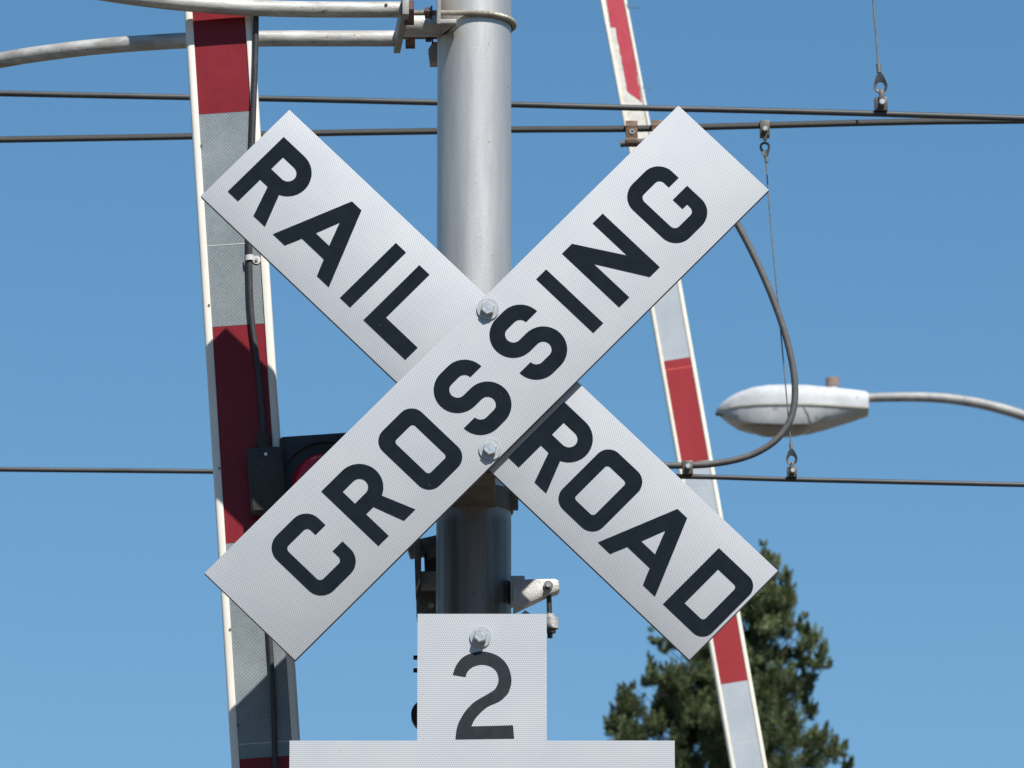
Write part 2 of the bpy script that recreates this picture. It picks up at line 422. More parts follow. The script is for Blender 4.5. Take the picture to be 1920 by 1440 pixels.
tag(hb.build('added_shade_ridge', surf('shade_ridge_green', (0.020, 0.028, 0.012), (0.055, 0.060, 0.028), 0.9, scale=0.35, bump=0.6, bscale=2), smooth=60), kind='structure')

# ------------------------------------------------------------------ mast
SY = 13.0            # front of the crossbuck
AY = 13.27           # front of the near gate arm
PY = 13.347          # mast axis
PR = 0.0690
px_axis = P(888.5, 720, PY).x
mast_top = P(888, -700, PY).z
add_shade_runoff(M['pole'], P(900, 940, PY).z)
mb = MB()
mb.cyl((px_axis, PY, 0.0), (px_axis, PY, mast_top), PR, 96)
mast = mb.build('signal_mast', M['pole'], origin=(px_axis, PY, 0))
tag(mast, 'tall round silver metal mast behind the crossed white blades', 'mast')
fl = MB(); fl.cyl((0, 0, 0), (0, 0, 0.03), 0.16, 48); fl.build('base_flange', M['pole'], mast)

# ------------------------------------------------------------------ letters (blade millimetres: u along, v down from the top edge)
def rrect(u0, u1, v0, v1, r, n=16, corners='1111'):
    out = []
    cs = [(u0, v0, 1, 1, pi), (u1, v0, -1, 1, 1.5*pi), (u1, v1, -1, -1, 0), (u0, v1, 1, -1, 0.5*pi)]
    for f, (u, v, su, sv, a0) in zip(corners, cs):
        if f == '0': out.append((u, v)); continue
        cx, cy = u+su*r, v+sv*r
        for k in range(n+1):
            a = a0 + k/n*pi/2
            out.append((cx + r*cos(a), cy + r*sin(a)))
    return out
T, BT = 44.0, 188.0
def arc(cx, cy, r, a0, a1, n=28):
    return [(cx + r*cos(radians(a0+(a1-a0)*k/n)), cy + r*sin(radians(a0+(a1-a0)*k/n))) for k in range(n+1)]
def L_C(u):      # width 106
    w, su, sv, R = 106, 25, 28, 32
    o = arc(u+w-R, T+R, R, 0, -90) + arc(u+R, T+R, R, 270, 180) + arc(u+R, BT-R, R, 180, 90) + arc(u+w-R, BT-R, R, 90, 0)
    ri = 9
    i = arc(u+w-su-ri, BT-sv-ri, ri, 0, 90, 6) + arc(u+su+ri, BT-sv-ri, ri, 90, 180, 6) + arc(u+su+ri, T+sv+ri, ri, 180, 270, 6) + arc(u+w-su-ri, T+sv+ri, ri, 270, 360, 6)
    return [[(u+w, 93)] + o + [(u+w, 136), (u+w-su, 136)] + i + [(u+w-su, 93)]]
def L_G(u):
    w, su, sv, R = 101, 25, 28, 35
    o = arc(u+w-R, T+R, R, 0, -90) + arc(u+R, T+R, R, 270, 180) + arc(u+R, BT-R, R, 180, 90) + arc(u+w-R, BT-R, R, 90, 0)
    ri = 11
    i = arc(u+w-su-ri, BT-sv-ri, ri, 0, 90, 6) + arc(u+su+ri, BT-sv-ri, ri, 90, 180, 6) + arc(u+su+ri, T+sv+ri, ri, 180, 270, 6) + arc(u+w-su-ri, T+sv+ri, ri, 270, 360, 6)
    return [[(u+w, 95.5)] + o + [(u+w, 117), (u+w-37, 117), (u+w-37, 141.5), (u+w-su, 141.5)] + i + [(u+w-su, 95.5)]]
def L_O(u, w=100):
    return [rrect(u, u+w, T, BT, 27), rrect(u+26, u+w-26, T+29, BT-28, 7)]
def L_D(u, w=98):
    return [rrect(u, u+w, T, BT, 24, corners='0110'), rrect(u+26, u+w-26, T+29, BT-28, 7, corners='0110')]
def L_R(u, w=96):
    cu, cv, R = u+w-43.5, T+43.5, 43.5
    a_leg = math.degrees(math.acos(min(1, (u+70.5-cu)/R)))
    o = [(u, T)] + arc(cu, cv, R, -90, 66, 18) + [(u+w-2, BT), (u+w-31, BT), (u+45, T+87), (u+26, T+87), (u+26, BT), (u, BT)]
    h = [(u+26, T+28)] + arc(cu+1, T+43.5, 15.5, -90, 90, 12) + [(u+26, T+59)]
    return [o, h]
def L_A(u, w=141):
    c = u+w/2
    return [[(c-12, T), (c+12, T), (u+w, BT), (u+w-30, BT), (c+27.5, 157), (c-27.5, 157), (u+30, BT), (u, BT)],
            [(c, 88), (c-17, 132.5), (c+17, 132.5)]]
def L_I(u, w=25.5): return [[(u, T), (u+w, T), (u+w, BT), (u, BT)]]
def L_L(u): return [[(u, T), (u+25.5, T), (u+25.5, 156.5), (u+105, 156.5), (u+105, BT), (u, BT)]]
def L_N(u, w=105):
    return [[(u, T), (u+25.5, T), (u+w-25.5, 131), (u+w-25.5, T), (u+w, T), (u+w, BT), (u+w-25.5, BT), (u+26, 98), (u+26, BT), (u, BT)]]
def L_S(u):
    t = 14.0; rc = 29.0; x1, x2 = u+43, u+61; c1, c2 = T+43, BT-43
    o = arc(x2, c1, rc+t, 0, -90) + arc(x1, c1, rc+t, -90, -270, 20) + arc(x2, c2, rc-t, -90, 90, 14) + arc(x1, c2, rc-t, 90, 180, 8) \
        + arc(x1, c2, rc+t, 180, 90, 12) + arc(x2, c2, rc+t, 90, -90, 20) + arc(x1, c1, rc-t, 90, 270, 14) + arc(x2, c1, rc-t, -90, 0, 8)
    return [o]
BL, BW, BTH = 1.2192, 0.2286, 0.014
def place(loops_list, k=1.0):
    return [[((u/1000-BL/2)*k, BW/2-v/1000) for u, v in lp] for loops in loops_list for lp in loops]
word_a = place([L_C(108), L_R(253), L_O(383), L_S(515), L_S(658.5), L_I(804.5), L_N(871.5), L_G(1020)])
word_b1 = place([L_R(29), L_A(143), L_I(312), L_L(371)], 1.0105)
word_b2 = place([L_R(733), L_O(842), L_A(955), L_D(1115.5)], 1.0105)

xc = P(916, 718.5, SY)
cross = empty('crossbuck_sign', (xc.x, SY, xc.z), label='white crossbuck of two crossed blades reading RAILROAD CROSSING in black letters', cat='railroad sign')
cross_inv = Matrix.Translation(-Vector((xc.x, SY, xc.z)))
def blade(px_c, yfront, ang, words, wname, BL=BL):
    c = P(px_c[0], px_c[1], yfront) - Vector((xc.x, SY, xc.z))
    b = MB(); b.box((0, BTH/2, 0), (BL, BTH, BW), 0.0012)
    o = b.build('blade', M['sheet'], cross)
    o['label'] = wname
    o.location = (c.x, yfront-SY, c.z); o.rotation_euler = (0, radians(ang), 0)
    o.data.materials.append(M['blade_edge'])
    for f in o.data.polygons:
        if f.normal.y > -0.7: f.material_index = 1
    for word in words: flat('lettering', word, -0.0008, 0.0002, M['ink'], o)
    return o
bladeA = blade((916, 712.8), SY, -45.65, [word_a], 'front blade rising to the right with the word CROSSING')
bladeB = blade((914, 716.5), SY+BTH+0.003, 44.33, [word_b1, word_b2], 'rear blade falling to the right with the letters RAIL and ROAD', 1.232)
def bolt(parent, c, r, wr, h=0.010, wh=0.003):
    """hex bolt over a washer, facing the camera, base point c in the parent's space"""
    b = MB(); b.hexhead((0, -wh, 0), r, h)
    o = b.build('bolt', M['zinc'], parent, smooth=0); o.location = c
    wb = MB(); wb.cyl((0, 0, 0), (0, -wh, 0), wr, 40); wb.build('washer', M['washer'], o)
    return o
for (px, py, y) in ((915, 580, SY), (919, 843, SY)):
    bolt(cross, P(px, py, y) - Vector((xc.x, SY, xc.z)), 0.0130, 0.0200, 0.010)
# stand-off brackets to the mast (upper one hidden by the blades)
def standoff(name, parent, off, zc_list, y0, half=0.040, h=0.05):
    b = MB()
    for zc in zc_list:
        yb = PY-PR*0.80
        b.prism([(px_axis-half, zc-h/2), (px_axis+half, zc-h/2), (px_axis+half, zc+h/2), (px_axis-half, zc+h/2)], y0, yb, 0.002)
        # band round the mast with a lug
        n = 40
        band = [(px_axis+(PR+0.004)*cos(2*pi*k/n), PY+(PR+0.004)*sin(2*pi*k/n)) for k in range(n)]
        b.prism_z(band, zc-h/2+0.004, zc+h/2-0.008)
        b.box((px_axis+PR+0.002, PY-0.02, zc-0.002), (0.022, 0.02, h-0.014), 0.002)
        b.box((px_axis-PR-0.002, PY-0.02, zc-0.002), (0.022, 0.02, h-0.014), 0.002)
    o = b.build(name, M['bracket'], parent)
    o.location = -Vector(off)
    return o
zb = P(900, 888, SY+0.03).z + 0.025
zt = P(915, 580, SY).z
for z_ in (zb, zt): standoff('mounting_bracket', cross, (xc.x, SY, xc.z), (z_,), SY+2*BTH+0.0035)

# ------------------------------------------------------------------ track-count sign (T-shaped plate)
S2Y = 13.02
tl = P(783, 1151, S2Y); tr = P(1025, 1151, S2Y); sl_ = P(543, 1388.5, S2Y); sr_ = P(1265, 1388.5, S2Y)
o2 = Vector((tl.x, S2Y, sl_.z))
count = empty('track_count_sign', o2, label='white T-shaped plate with black numeral 2 below the crossbuck', cat='railroad sign')
zbot = -0.25
poly = [(sl_.x-o2.x, zbot), (sr_.x-o2.x, zbot), (sr_.x-o2.x, 0), (tr.x-o2.x, 0), (tr.x-o2.x, tl.z-o2.z), (0, tl.z-o2.z), (0, 0), (sl_.x-o2.x, 0)]
b = MB(); b.prism(poly, 0, 0.004)
panel = b.build('panel', M['sheet2'], count, smooth=0)
panel.data.materials.append(M['blade_edge'])
for f in panel.data.polygons:
    if f.normal.y > -0.7: f.material_index = 1
def q2(px, py):
    p = P(px, py, S2Y) - o2
    return Vector((p.x, p.z, 0))
outer = [(849, 1265), (856, 1246.5), (872, 1230), (902, 1221.5), (932, 1229), (951, 1247), (959, 1273), (955, 1295), (946, 1307), (935, 1315.5), (915, 1324.5), (901, 1336), (890, 1349), (884, 1362)]
inner = [(854, 1386), (857, 1364), (864, 1347), (874, 1332), (890, 1316), (917, 1300), (929, 1291), (935, 1275), (931, 1259), (919, 1249), (902, 1246), (886, 1250.5), (877, 1259), (873, 1269)]
oc = catmull([q2(*p) for p in outer], 6); ic = catmull([q2(*p) for p in inner], 6)
num = [(v.x, v.y) for v in oc] + [tuple(q2(962, 1360).xy), tuple(q2(964, 1384.5).xy)] + [(v.x, v.y) for v in ic]
flat('numeral', [num], -0.0008, 0.0002, M['ink2'], panel)
bolt(count, P(901, 1195, S2Y)-o2, 0.0130, 0.0190, 0.014)
bb = MB()
zc = P(901, 1230, S2Y).z
bb.prism([(px_axis-0.03, zc-0.06), (px_axis+0.03, zc-0.06), (px_axis+0.03, zc+0.06), (px_axis-0.03, zc+0.06)], S2Y+0.0045, PY-PR*0.85, 0.002)
ob = bb.build('mounting_bracket', M['bracket'], count); ob.location = -o2

# ------------------------------------------------------------------ gate arms
def arm_profile(w, d, strip, rec, r=0.007):
    """cross-section: flat box with two raised rounded edge strips on the front (-y)"""
    h = w/2
    def rc(cx, cy, a0, a1, rr, n=5): return [(cx+rr*cos(radians(a0+(a1-a0)*k/n)), cy+rr*sin(radians(a0+(a1-a0)*k/n))) for k in range(n+1)]
    p = rc(-h+r, d-r, 90, 180, r) + rc(-h+r, r, 180, 270, r)
    p += rc(-h+strip-0.0015, 0.0015, 270, 360, 0.0015, 3)
    p += [(-h+strip, rec), (h-strip, rec)]
    p += rc(h-strip+0.0015, 0.0015, 180, 270, 0.0015, 3)
    p += rc(h-r, r, 270, 360, r) + rc(h-r, d-r, 0, 90, r)
    return p

class Arm:
    def __init__(s, Y, pa, pb, z_base, z_top_py, label):
        """pa, pb: two bearings of the centre line on the front plane Y"""
        A, B = P(*pa, Y), P(*pb, Y)
        d = (A-B).normalized()
        base = B + d*((z_base-B.z)/d.z)
        s.Y = Y
        s.ang = atan2(d.x, d.z)
        s.root = empty('gate_arm', base, (0, s.ang, 0), label, 'gate arm', 'raised red and grey crossing gate arms')
        s.M = Matrix.Translation(base) @ Euler((0, s.ang, 0)).to_matrix().to_4x4()
        s.inv = s.M.inverted()
    def loc(s, px, py, Y=None):
        return s.inv @ P(px, py, Y if Y else s.Y)
    def along(s, px, py): return s.loc(px, py).z
    def beam(s, name, w, d, strip, rec, z0, z1, mat, y0=0.0):
        b = MB(); b.prism_z([(x, y+y0) for x, y in arm_profile(w, d, strip, rec)], z0, z1)
        return b.build(name, mat, s.root, smooth=40)
    def stripe(s, name, half, z0, z1, y, mat, thick=0.0008, label=None):
        b = MB(); b.box((0, y-thick/2, (z0+z1)/2), (2*half, thick, z1-z0))
        o = b.build(name, mat, s.root, smooth=0)
        if label: o['label'] = label
        return o

# --- near arm
a1 = Arm(AY, (423.5, 240), (496.7, 1390), 0.9, -500, 'broad raised red and grey gate arm with black cable, left of the mast')
W1 = 130*cos(a1.ang)*mpp(AY)*1.0
ztop1 = a1.along(405, -260)
STRIP1 = 0.0150
a1.beam('beam', W1, 0.048, STRIP1, 0.004, 0, ztop1, M['armwhite'])
hw = W1/2-STRIP1-0.0004
cx = lambda py: 423.5+(py-240)*0.06365
zs = [a1.along(cx(y), y) for y in (-190, 210.5, 609, 1015, 1419)]
pitch1 = (zs[1]-zs[4])/3
cur, col = zs[0]-0.0, 0
bounds = [ztop1, zs[1]+pitch1] + zs[1:]
while bounds[-1]-pitch1 > 0.3: bounds.append(bounds[-1]-pitch1)
bounds.append(0.02)
for i in range(len(bounds)-1):
    red = (i % 2 == 1)
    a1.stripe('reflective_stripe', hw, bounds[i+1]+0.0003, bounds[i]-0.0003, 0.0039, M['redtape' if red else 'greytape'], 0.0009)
for py in (457, 1392):
    z = a1.along(cx(py), py)
    a1.stripe('tape_seam', hw, z-0.0008, z+0.0008, 0.0029, M['seam'], 0.0003)
# cable
cp = [(482, -200), (480, -60), (480, 30), (479, 100), (476.5, 170), (474, 240), (470.5, 330), (468.5, 400), (467.5, 470), (469, 550), (473.5, 610), (480, 660), (486.5, 720), (492.5, 790), (493.5, 815)]
path = catmull([a1.loc(x, y, AY-0.0030) for x, y in cp], 6)
b = MB(); b.tube(path, 0.0054, 14); b.build('cable', M['rubber'], a1.root)
cp = [(505, 960), (500, 1030), (502, 1120), (505.5, 1190), (510, 1260), (513.5, 1340), (516, 1440), (520, 1530), (528, 1700)]
path = catmull([a1.loc(x, y, AY-0.0030) for x, y in cp], 6)
path.append(Vector((path[-1].x, path[-1].y, 0.3)))
b = MB(); b.tube(path, 0.0048, 14); b.build('cable', M['rubber'], a1.root)
# clip
c0 = a1.loc(467.5, 484, AY-0.003)
b = MB()
ring = [c0 + Vector((0.0085*cos(a), 0.0085*sin(a), 0)) for a in [pi+0.2+k*(pi-0.2)/10 for k in range(11)]]
for k in range(10):
    p, q = ring[k], ring[k+1]
    nrm = lambda v: (v-c0).normalized()*0.0022
    z = Vector((0, 0, 0.005))
    b.quad([p-z, q-z, q+z, p+z]); b.quad([p-z-nrm(p), q-z-nrm(q), q+z-nrm(q), p+z-nrm(p)])
    b.quad([p+z, q+z, q+z-nrm(q), p+z-nrm(p)]); b.quad([p-z, q-z, q-z-nrm(q), p-z-nrm(p)])
tab = a1.loc(481, 487, AY+0.001)
b.cyl((tab.x, 0.0030, tab.z), (tab.x, 0.0012, tab.z), 0.0078, 20)
b.box((tab.x-0.005, 0.0018, tab.z+0.0015), (0.012, 0.0022, 0.011))
clip = b.build('cable_clip', M['clipwhite'], a1.root)
b = MB(); b.cyl((tab.x, 0.0012, tab.z), (tab.x, -0.001, tab.z), 0.0032, 14); b.build('screw', M['zinc'], clip)
# junction box
p0, p1 = a1.loc(464, 843, AY-0.015), a1.loc(533, 962, AY-0.015)
b = MB(); b.box(((p0.x+p1.x)/2+0.002, -0.0120, (p0.z+p1.z)/2), (0.066, 0.030, abs(p0.z-p1.z)), 0.005, seg=3)
jb = b.build('junction_box', M['blackbox'], a1.root)
b = MB(); b.box(((p0.x+p1.x)/2+0.002, -0.0282, (p0.z+p1.z)/2), (0.058, 0.003, abs(p0.z-p1.z)-0.010), 0.0013); b.build('lid', M['blackbox'], jb)
s_ = a1.loc(498, 850, AY-0.036)
b = MB(); b.cyl((s_.x, -0.0294, s_.z), (s_.x, -0.0312, s_.z), 0.0030, 12); b.build('screw', M['zinc'], jb)
g0, g1 = a1.loc(493, 812, AY-0.006), a1.loc(495, 845, AY-0.010)
b = MB(); b.cyl((g0.x, -0.010, g0.z), (g0.x, -0.010, g1.z), 0.0105, 18); b.cyl((g0.x, -0.010, g0.z-0.008), (g0.x, -0.010, g0.z-0.02), 0.0125, 6)
b.build('cable_gland', M['blackbox'], jb)
# gate lamp
c = a1.loc(612, 905, AY-0.05)
h0, h1 = a1.loc(524, 819, AY-0.004), a1.loc(700, 990, AY-0.004)
lamp = MB()
lamp.box(((h0.x+h1.x)/2, 0.020, (h0.z+h1.z)/2), (h1.x-h0.x, 0.055, h0.z-h1.z), 0.006)
lampo = lamp.build('gate_lamp', M['lamphousing'], a1.root)
b = MB()
n = 48
R0, R1 = 0.090, 0.086
rings = []
for (r, y) in ((R0, -0.006), (R0, -0.014), (R1, -0.014), (R1, -0.0085)):
    rings.append([b.bm.verts.new((c.x+r*cos(2*pi*k/n), y, c.z+r*sin(2*pi*k/n))) for k in range(n)])
for A_, B_ in zip(rings, rings[1:]):
    for k in range(n): b.bm.faces.new([A_[k], A_[(k+1) % n], B_[(k+1) % n], B_[k]])
b.bm.faces.new(rings[-1])
b.build('visor', M['visor'], lampo)
b = MB()
lr = 0.066; rows = 8; prev = None
for i in range(rows+1):
    a = i/rows*pi/2
    r, y = lr*cos(a), -0.0105-0.030*sin(a)
    if i == rows:
        top = b.bm.verts.new((c.x, y, c.z))
        for k in range(n): b.bm.faces.new([prev[k], prev[(k+1) % n], top])
    else:
        cur_ = [b.bm.verts.new((c.x+r*cos(2*pi*k/n), y, c.z+r*sin(2*pi*k/n))) for k in range(n)]
        if prev:
            for k in range(n): b.bm.faces.new([prev[k], prev[(k+1) % n], cur_[(k+1) % n], cur_[k]])
        prev = cur_
b.build('lens', M['lens'], lampo)
# rivets on the left strip
for (px, py) in ((378, 272), (392, 572), (411.5, 878), (431.5, 1180), (446, 1360)):
    q = a1.loc(px, py)
    b = MB(); b.cyl((q.x, 0.0002, q.z), (q.x, -0.0016, q.z), 0.0022, 10); b.build('rivet', M['castdark'], a1.root)
# base of the arm
def gate_base(arm, w):
    b = MB(); b.box((0, 0.03, -0.12), (w+0.10, 0.16, 0.34), 0.015); b.build('arm_hub', M['cast'], arm.root)
gate_base(a1, W1)

# --- far arm
FY = 25.3
a2 = Arm(FY, (1302.5, 860), (1405.3, 1440), 0.9, -500, 'slender red and grey gate arm with peeling red tip, right of the mast')
m2 = mpp(FY)
W2 = 67.5*cos(a2.ang)*m2
zj = a2.along(1241, 480)          # telescoping joint (hidden by the sign)
a2.beam('beam', W2, 0.05, 0.0145, 0.004, 0, zj, M['armside'])
ztip = a2.along(1112, -260)
# narrower tip section, its own direction measured from the picture
ta, tb = a2.loc(1151, 0), a2.loc(1194.7, 230)
Wt = 50*cos(a2.ang)*m2
tipdir = (ta-tb).normalized()
tip_rot = atan2(tipdir.x, tipdir.z)
tip_base = tb + tipdir*((zj-0.02-tb.z)/tipdir.z)
b = MB(); b.prism_z([(x, y+0.002) for x, y in arm_profile(Wt, 0.040, 0.0120, 0.003)], 0, (ztip-zj)+0.02)
tip = b.build('tip_section', M['armold'], a2.root, smooth=40)
tip.location = (tip_base.x, 0, tip_base.z); tip.rotation_euler = (0, tip_rot, 0)
tip['label'] = 'weathered narrow upper section with peeling red tape'
tipM = a2.M @ Matrix.Translation((tip_base.x, 0, tip_base.z)) @ Euler((0, tip_rot, 0)).to_matrix().to_4x4()
tipinv = tipM.inverted()
def tl_(px, py): q = tipinv @ P(px, py, FY); return (q.x, q.z)
red = [(1136, -5), (1145, 50.5), (1154, 50.5)]
for k in range(20):
    t = (k+1)/20; red.append((1154+(1176-1154)*t+random.uniform(-0.9, 0.9), 50.5+(171-50.5)*t))
red += [(1190, 181), (1203.5, 190)]
for k in range(34):
    t = (k+1)/34
    x = 1203.5+(1174.5-1203.5)*t; y = 190-195*t
    red.append((x+random.uniform(-3.0, 0.8)*(1-t*0.7), y))
flat('reflective_stripe', [[tl_(*p) for p in red]], 0.0040, 0.0049, M['redold'], tip)
# a strip of bare edge trim either side, in cream
for sx in (-1, 1):
    b = MB(); b.box((sx*(Wt/2-0.0060), 0.0014, (ztip-zj)/2+0.02), (0.0100, 0.0010, (ztip-zj)-0.02), 0.0003)
    b.build('edge_trim', M['armside'], tip)
hw2 = W2/2-0.0145-0.0004
cx2 = lambda py: 1302.5+(py-860)*0.17724
z672, z866, z1279 = a2.along(cx2(673), 673), a2.along(cx2(866), 866), a2.along(cx2(1279), 1279)
p2 = (z866-z1279)/2
bd = [zj, z672, z866, z866-p2, z1279]
while bd[-1]-p2 > 0.2: bd.append(bd[-1]-p2)
bd.append(0.02)
for i in range(len(bd)-1):
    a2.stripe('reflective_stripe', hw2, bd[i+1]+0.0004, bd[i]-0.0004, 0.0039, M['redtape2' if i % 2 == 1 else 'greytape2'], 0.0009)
for py, mt in ((690, 'seamred'), (917, 'seam'), (1391.5, 'seam')):
    z = a2.along(cx2(py), py); a2.stripe('tape_seam', hw2, z-0.0015, z+0.0015, 0.0029, M[mt], 0.0003)
for pts in ([(1176, 3), (1181, 14.5), (1190, 15), (1199, 13.5)], [(1206, 160), (1212, 162), (1217, 164.5), (1220, 168)]):
    b = MB(); b.tube(catmull([tipinv @ P(x, y, FY-0.004) for x, y in pts], 5), 0.0012, 8); b.build('cable_tie', M['rubber'], tip)
gate_base(a2, W2)

# ------------------------------------------------------------------ pipe bracket at the top
NY, RY = PY-0.095, PY+0.095
zp = P(741, 18, NY).z
XN = lambda px: P(px, 18, NY).x
XF = lambda px: P(px, 66, RY).x
pb = empty('pipe_bracket', (XN(775), PY, zp), label='galvanised two-pipe bracket bolted round the top of the silver mast', cat='bracket')
off = pb.location.copy()
def add(bm_, name, mat, parent=pb, smooth=35):
    o = bm_.build(name, mat, parent, smooth)
    o.location = -off if parent is pb else (0, 0, 0)
    return o
R_ = 0.0152
near = [(752, 0), (640, 0), (540, 0.004), (450, 0.016), (380, 0.034), (300, 0.063), (220, 0.103), (150, 0.152), (0, 0.30), (-250, 0.62), (-500, 0.98)]
b = MB(); b.tube(catmull([(XN(x), NY-0.36*d, zp+0.64*0.2586*d) for x, d in near], 6), R_, 28)
add(b, 'near_pipe', M['galv'])
far = [(742, RY), (620, RY), (520, RY), (440, RY+0.004), (340, RY+0.014), (200, RY+0.046), (100, RY+0.084), (0, RY+0.135), (-150, RY+0.24), (-400, RY+0.46)]
b = MB(); b.tube(catmull([(XF(x), y, zp+0.0025) for x, y in far], 6), R_, 28)
add(b, 'far_pipe', M['galv'])
b = MB()
b.box((XN(751), PY, zp), (0.0125, 0.250, 0.036), 0.0015, rot=Euler((0, 0, radians(4.6))))
yoke = add(b, 'yoke_plate', M['castmid'])
b = MB()   # spacer tube
b.cyl((XN(757), PY, zp), (XN(822), PY, zp), 0.023, 28)
add(b, 'spacer_tube', M['cast'])
# saddle: upright plate + flange with a V notch gripping the mast
sx0, sx1 = XN(819), XN(826.5)
b = MB()
b.box(((sx0+sx1)/2, PY, zp+0.018), (sx1-sx0, 0.222, 0.100), 0.001)
fx = XN(856)
b.prism_z([(sx1-0.001, NY-0.014), (fx, NY-0.014), (fx, PY-PR*0.98), (px_axis-PR*0.86, PY-PR*0.5), (px_axis-PR, PY-0.01), (sx1-0.001, PY-0.01)], zp-0.031, zp-0.0225, 0.001)
b.prism_z([(sx1-0.001, RY+0.014), (fx, RY+0.014), (fx, PY+PR*0.98), (px_axis-PR*0.86, PY+PR*0.5), (px_axis-PR, PY+0.01), (sx1-0.001, PY+0.01)], zp-0.031, zp-0.0225, 0.001)
b.prism([(XN(804), zp-0.048), (sx1+0.002, zp-0.048), (sx1+0.002, zp-0.01), (XN(810), zp-0.01), (XN(801), zp-0.025)], RY-0.02, RY+0.02, 0.001)
add(b, 'saddle', M['castmid'])
# U-bolt
rb = PR+0.0055
ub = [(XN(760), NY+0.0205, zp), (XN(800), NY+0.0205, zp), (XN(850), NY+0.0205, zp)]
ub += [(px_axis+rb*sin(a), PY-rb*cos(a), zp) for a in [k*pi/24 for k in range(25)]]
ub += [(XN(850), RY-0.0205, zp), (XN(800), RY-0.0205, zp), (XN(748), RY-0.0205, zp)]
pts = []
for i in range(len(ub)-1):
    a_, b_ = Vector(ub[i]), Vector(ub[i+1])
    kk = max(1, int((b_-a_).length/0.0011))
    for k in range(kk): pts.append(a_.lerp(b_, k/kk))
pts.append(Vector(ub[-1]))
b = MB(); b.tube(pts, [0.0055 if i % 2 else 0.0048 for i in range(len(pts))], 12)
add(b, 'u_bolt', M['thread'], smooth=0)
for yy in (NY+0.0205, RY-0.0205):
    b = MB(); b.cyl((XN(758), yy, zp), (XN(776), yy, zp), 0.0235, 6)
    add(b, 'nut', M['rust'], smooth=0)['label'] = 'large rusty nut'
    b = MB(); b.cyl((XN(796), yy, zp), (XN(807), yy, zp), 0.0105, 6); b.cyl((XN(807.5), yy, zp), (XN(810.5), yy, zp), 0.0135, 20)
    add(b, 'nut', M['rust'], smooth=0)
b = MB(); b.cyl((XN(724), NY-R_-0.001, zp+0.004), (XN(724), NY-R_+0.004, zp+0.004), 0.0032, 10); add(b, 'rivet', M['rust'])

# ------------------------------------------------------------------ cast clamp below the crossbuck (signal crossarm)
CY = PY+0.015
oc_ = P(890, 1110, CY)
cl = empty('crossarm_clamp', oc_, label='cast metal clamp arm gripping the mast just above the numeral plate', cat='clamp')
def cpt(px, py, Y=CY): q = P(px, py, Y)-oc_; return (q.x, q.z)
b = MB()
KY1 = -0.104
b.prism([cpt(*p, CY+KY1) for p in ((962, 1086), (1040, 1084.5), (1048, 1088), (1049.5, 1104), (1045, 1109), (1030, 1113), (962, 1145))], KY1, KY1+0.034, 0.003)
b.prism([cpt(*p) for p in ((957, 1096), (984, 1096), (984, 1128), (957, 1142))], KY1+0.030, 0.0, 0.002)
b.build('clamp_arm', M['cast'], cl)
q = cpt(1028, 1098, CY+KY1)
b = MB(); b.cyl((q[0], KY1, q[1]), (q[0], KY1-0.004, q[1]), 0.0085, 20); bo = b.build('bolt', M['castdark'], cl)
b = MB(); b.cyl((q[0], KY1-0.004, q[1]), (q[0], KY1-0.012, q[1]), 0.0050, 12); b.build('bolt_tip', M['zinc'], bo)
RYc = KY1+0.017
qa, qb = cpt(1029, 1108, CY+RYc), cpt(1031.5, 1197, CY+RYc)
b = MB()
zz = []; k = 0; z = qa[1]
while z > qb[1]: zz.append(z); z -= 0.0011
b.tube([(qa[0]+(qb[0]-qa[0])*((qa[1]-z_)/(qa[1]-qb[1])), RYc, z_) for z_ in zz], [0.0052 if i % 2 else 0.0043 for i in range(len(zz))], 12)
b.build('threaded_rod', M['threaddark'], cl, smooth=0)
q1, q2_ = cpt(1034, 1158.5, CY+RYc), cpt(1034, 1179, CY+RYc)
b = MB(); b.cyl((q1[0], RYc, q1[1]), (q1[0], RYc, q2_[1]), 0.0128, 28); b.cyl((q1[0]-0.003, RYc, q1[1]+0.007), (q1[0]-0.003, RYc, q1[1]), 0.0085, 20)
b.box((q1[0]-0.030, RYc+0.004, (q1[1]+q2_[1])/2), (0.052, 0.018, 0.018), 0.002)
b.build('eye_collar', M['cast'], cl)
q3, q4 = cpt(1033, 1180, CY+RYc), cpt(1033, 1187, CY+RYc)
b = MB(); b.cyl((q3[0], RYc, q3[1]), (q3[0], RYc, q4[1]), 0.0088, 6); b.build('nut', M['castdark'], cl, smooth=0)
b = MB()
b.prism([cpt(*p, CY+0.058) for p in ((788, 1072), (791, 1070), (850, 1070), (850, 1104), (788, 1105))], 0.058, 0.10, 0.003)
b.build('clamp_pad', M['cast'], cl)
b = MB()
b.prism([cpt(*p) for p in ((779, 1100), (787, 1075), (850, 1075), (850, 1144), (783, 1144), (780, 1140))], 0.074, 0.12, 0.003)
b.prism([cpt(*p) for p in ((776, 1015), (789, 1003), (789, 1070), (787, 1090), (779, 1112))], 0.02, 0.07, 0.002)
b.prism([cpt(*p) for p in ((760, 1005), (850, 985), (850, 1020), (800, 1040), (800, 1025), (768, 1030))], 0.045, 0.085, 0.002)
b.prism([cpt(*p) for p in ((794, 1020), (850, 1020), (850, 1072), (796, 1072))], 0.065, 0.085, 0.002)
b.build('clamp_body', M['castdark'], cl)
q = cpt(808, 1120)
b = MB(); b.cyl((q[0], 0.074, q[1]), (q[0], 0.068, q[1]), 0.0055, 14); b.build('bolt', M['zinc'], cl)
qa, qb = cpt(797, 1144), cpt(797, 1200)
b = MB(); b.cyl((qa[0], 0.02, qa[1]), (qa[0], 0.02, qb[1]), 0.0075, 14); b.build('threaded_rod', M['threaddark'], cl)
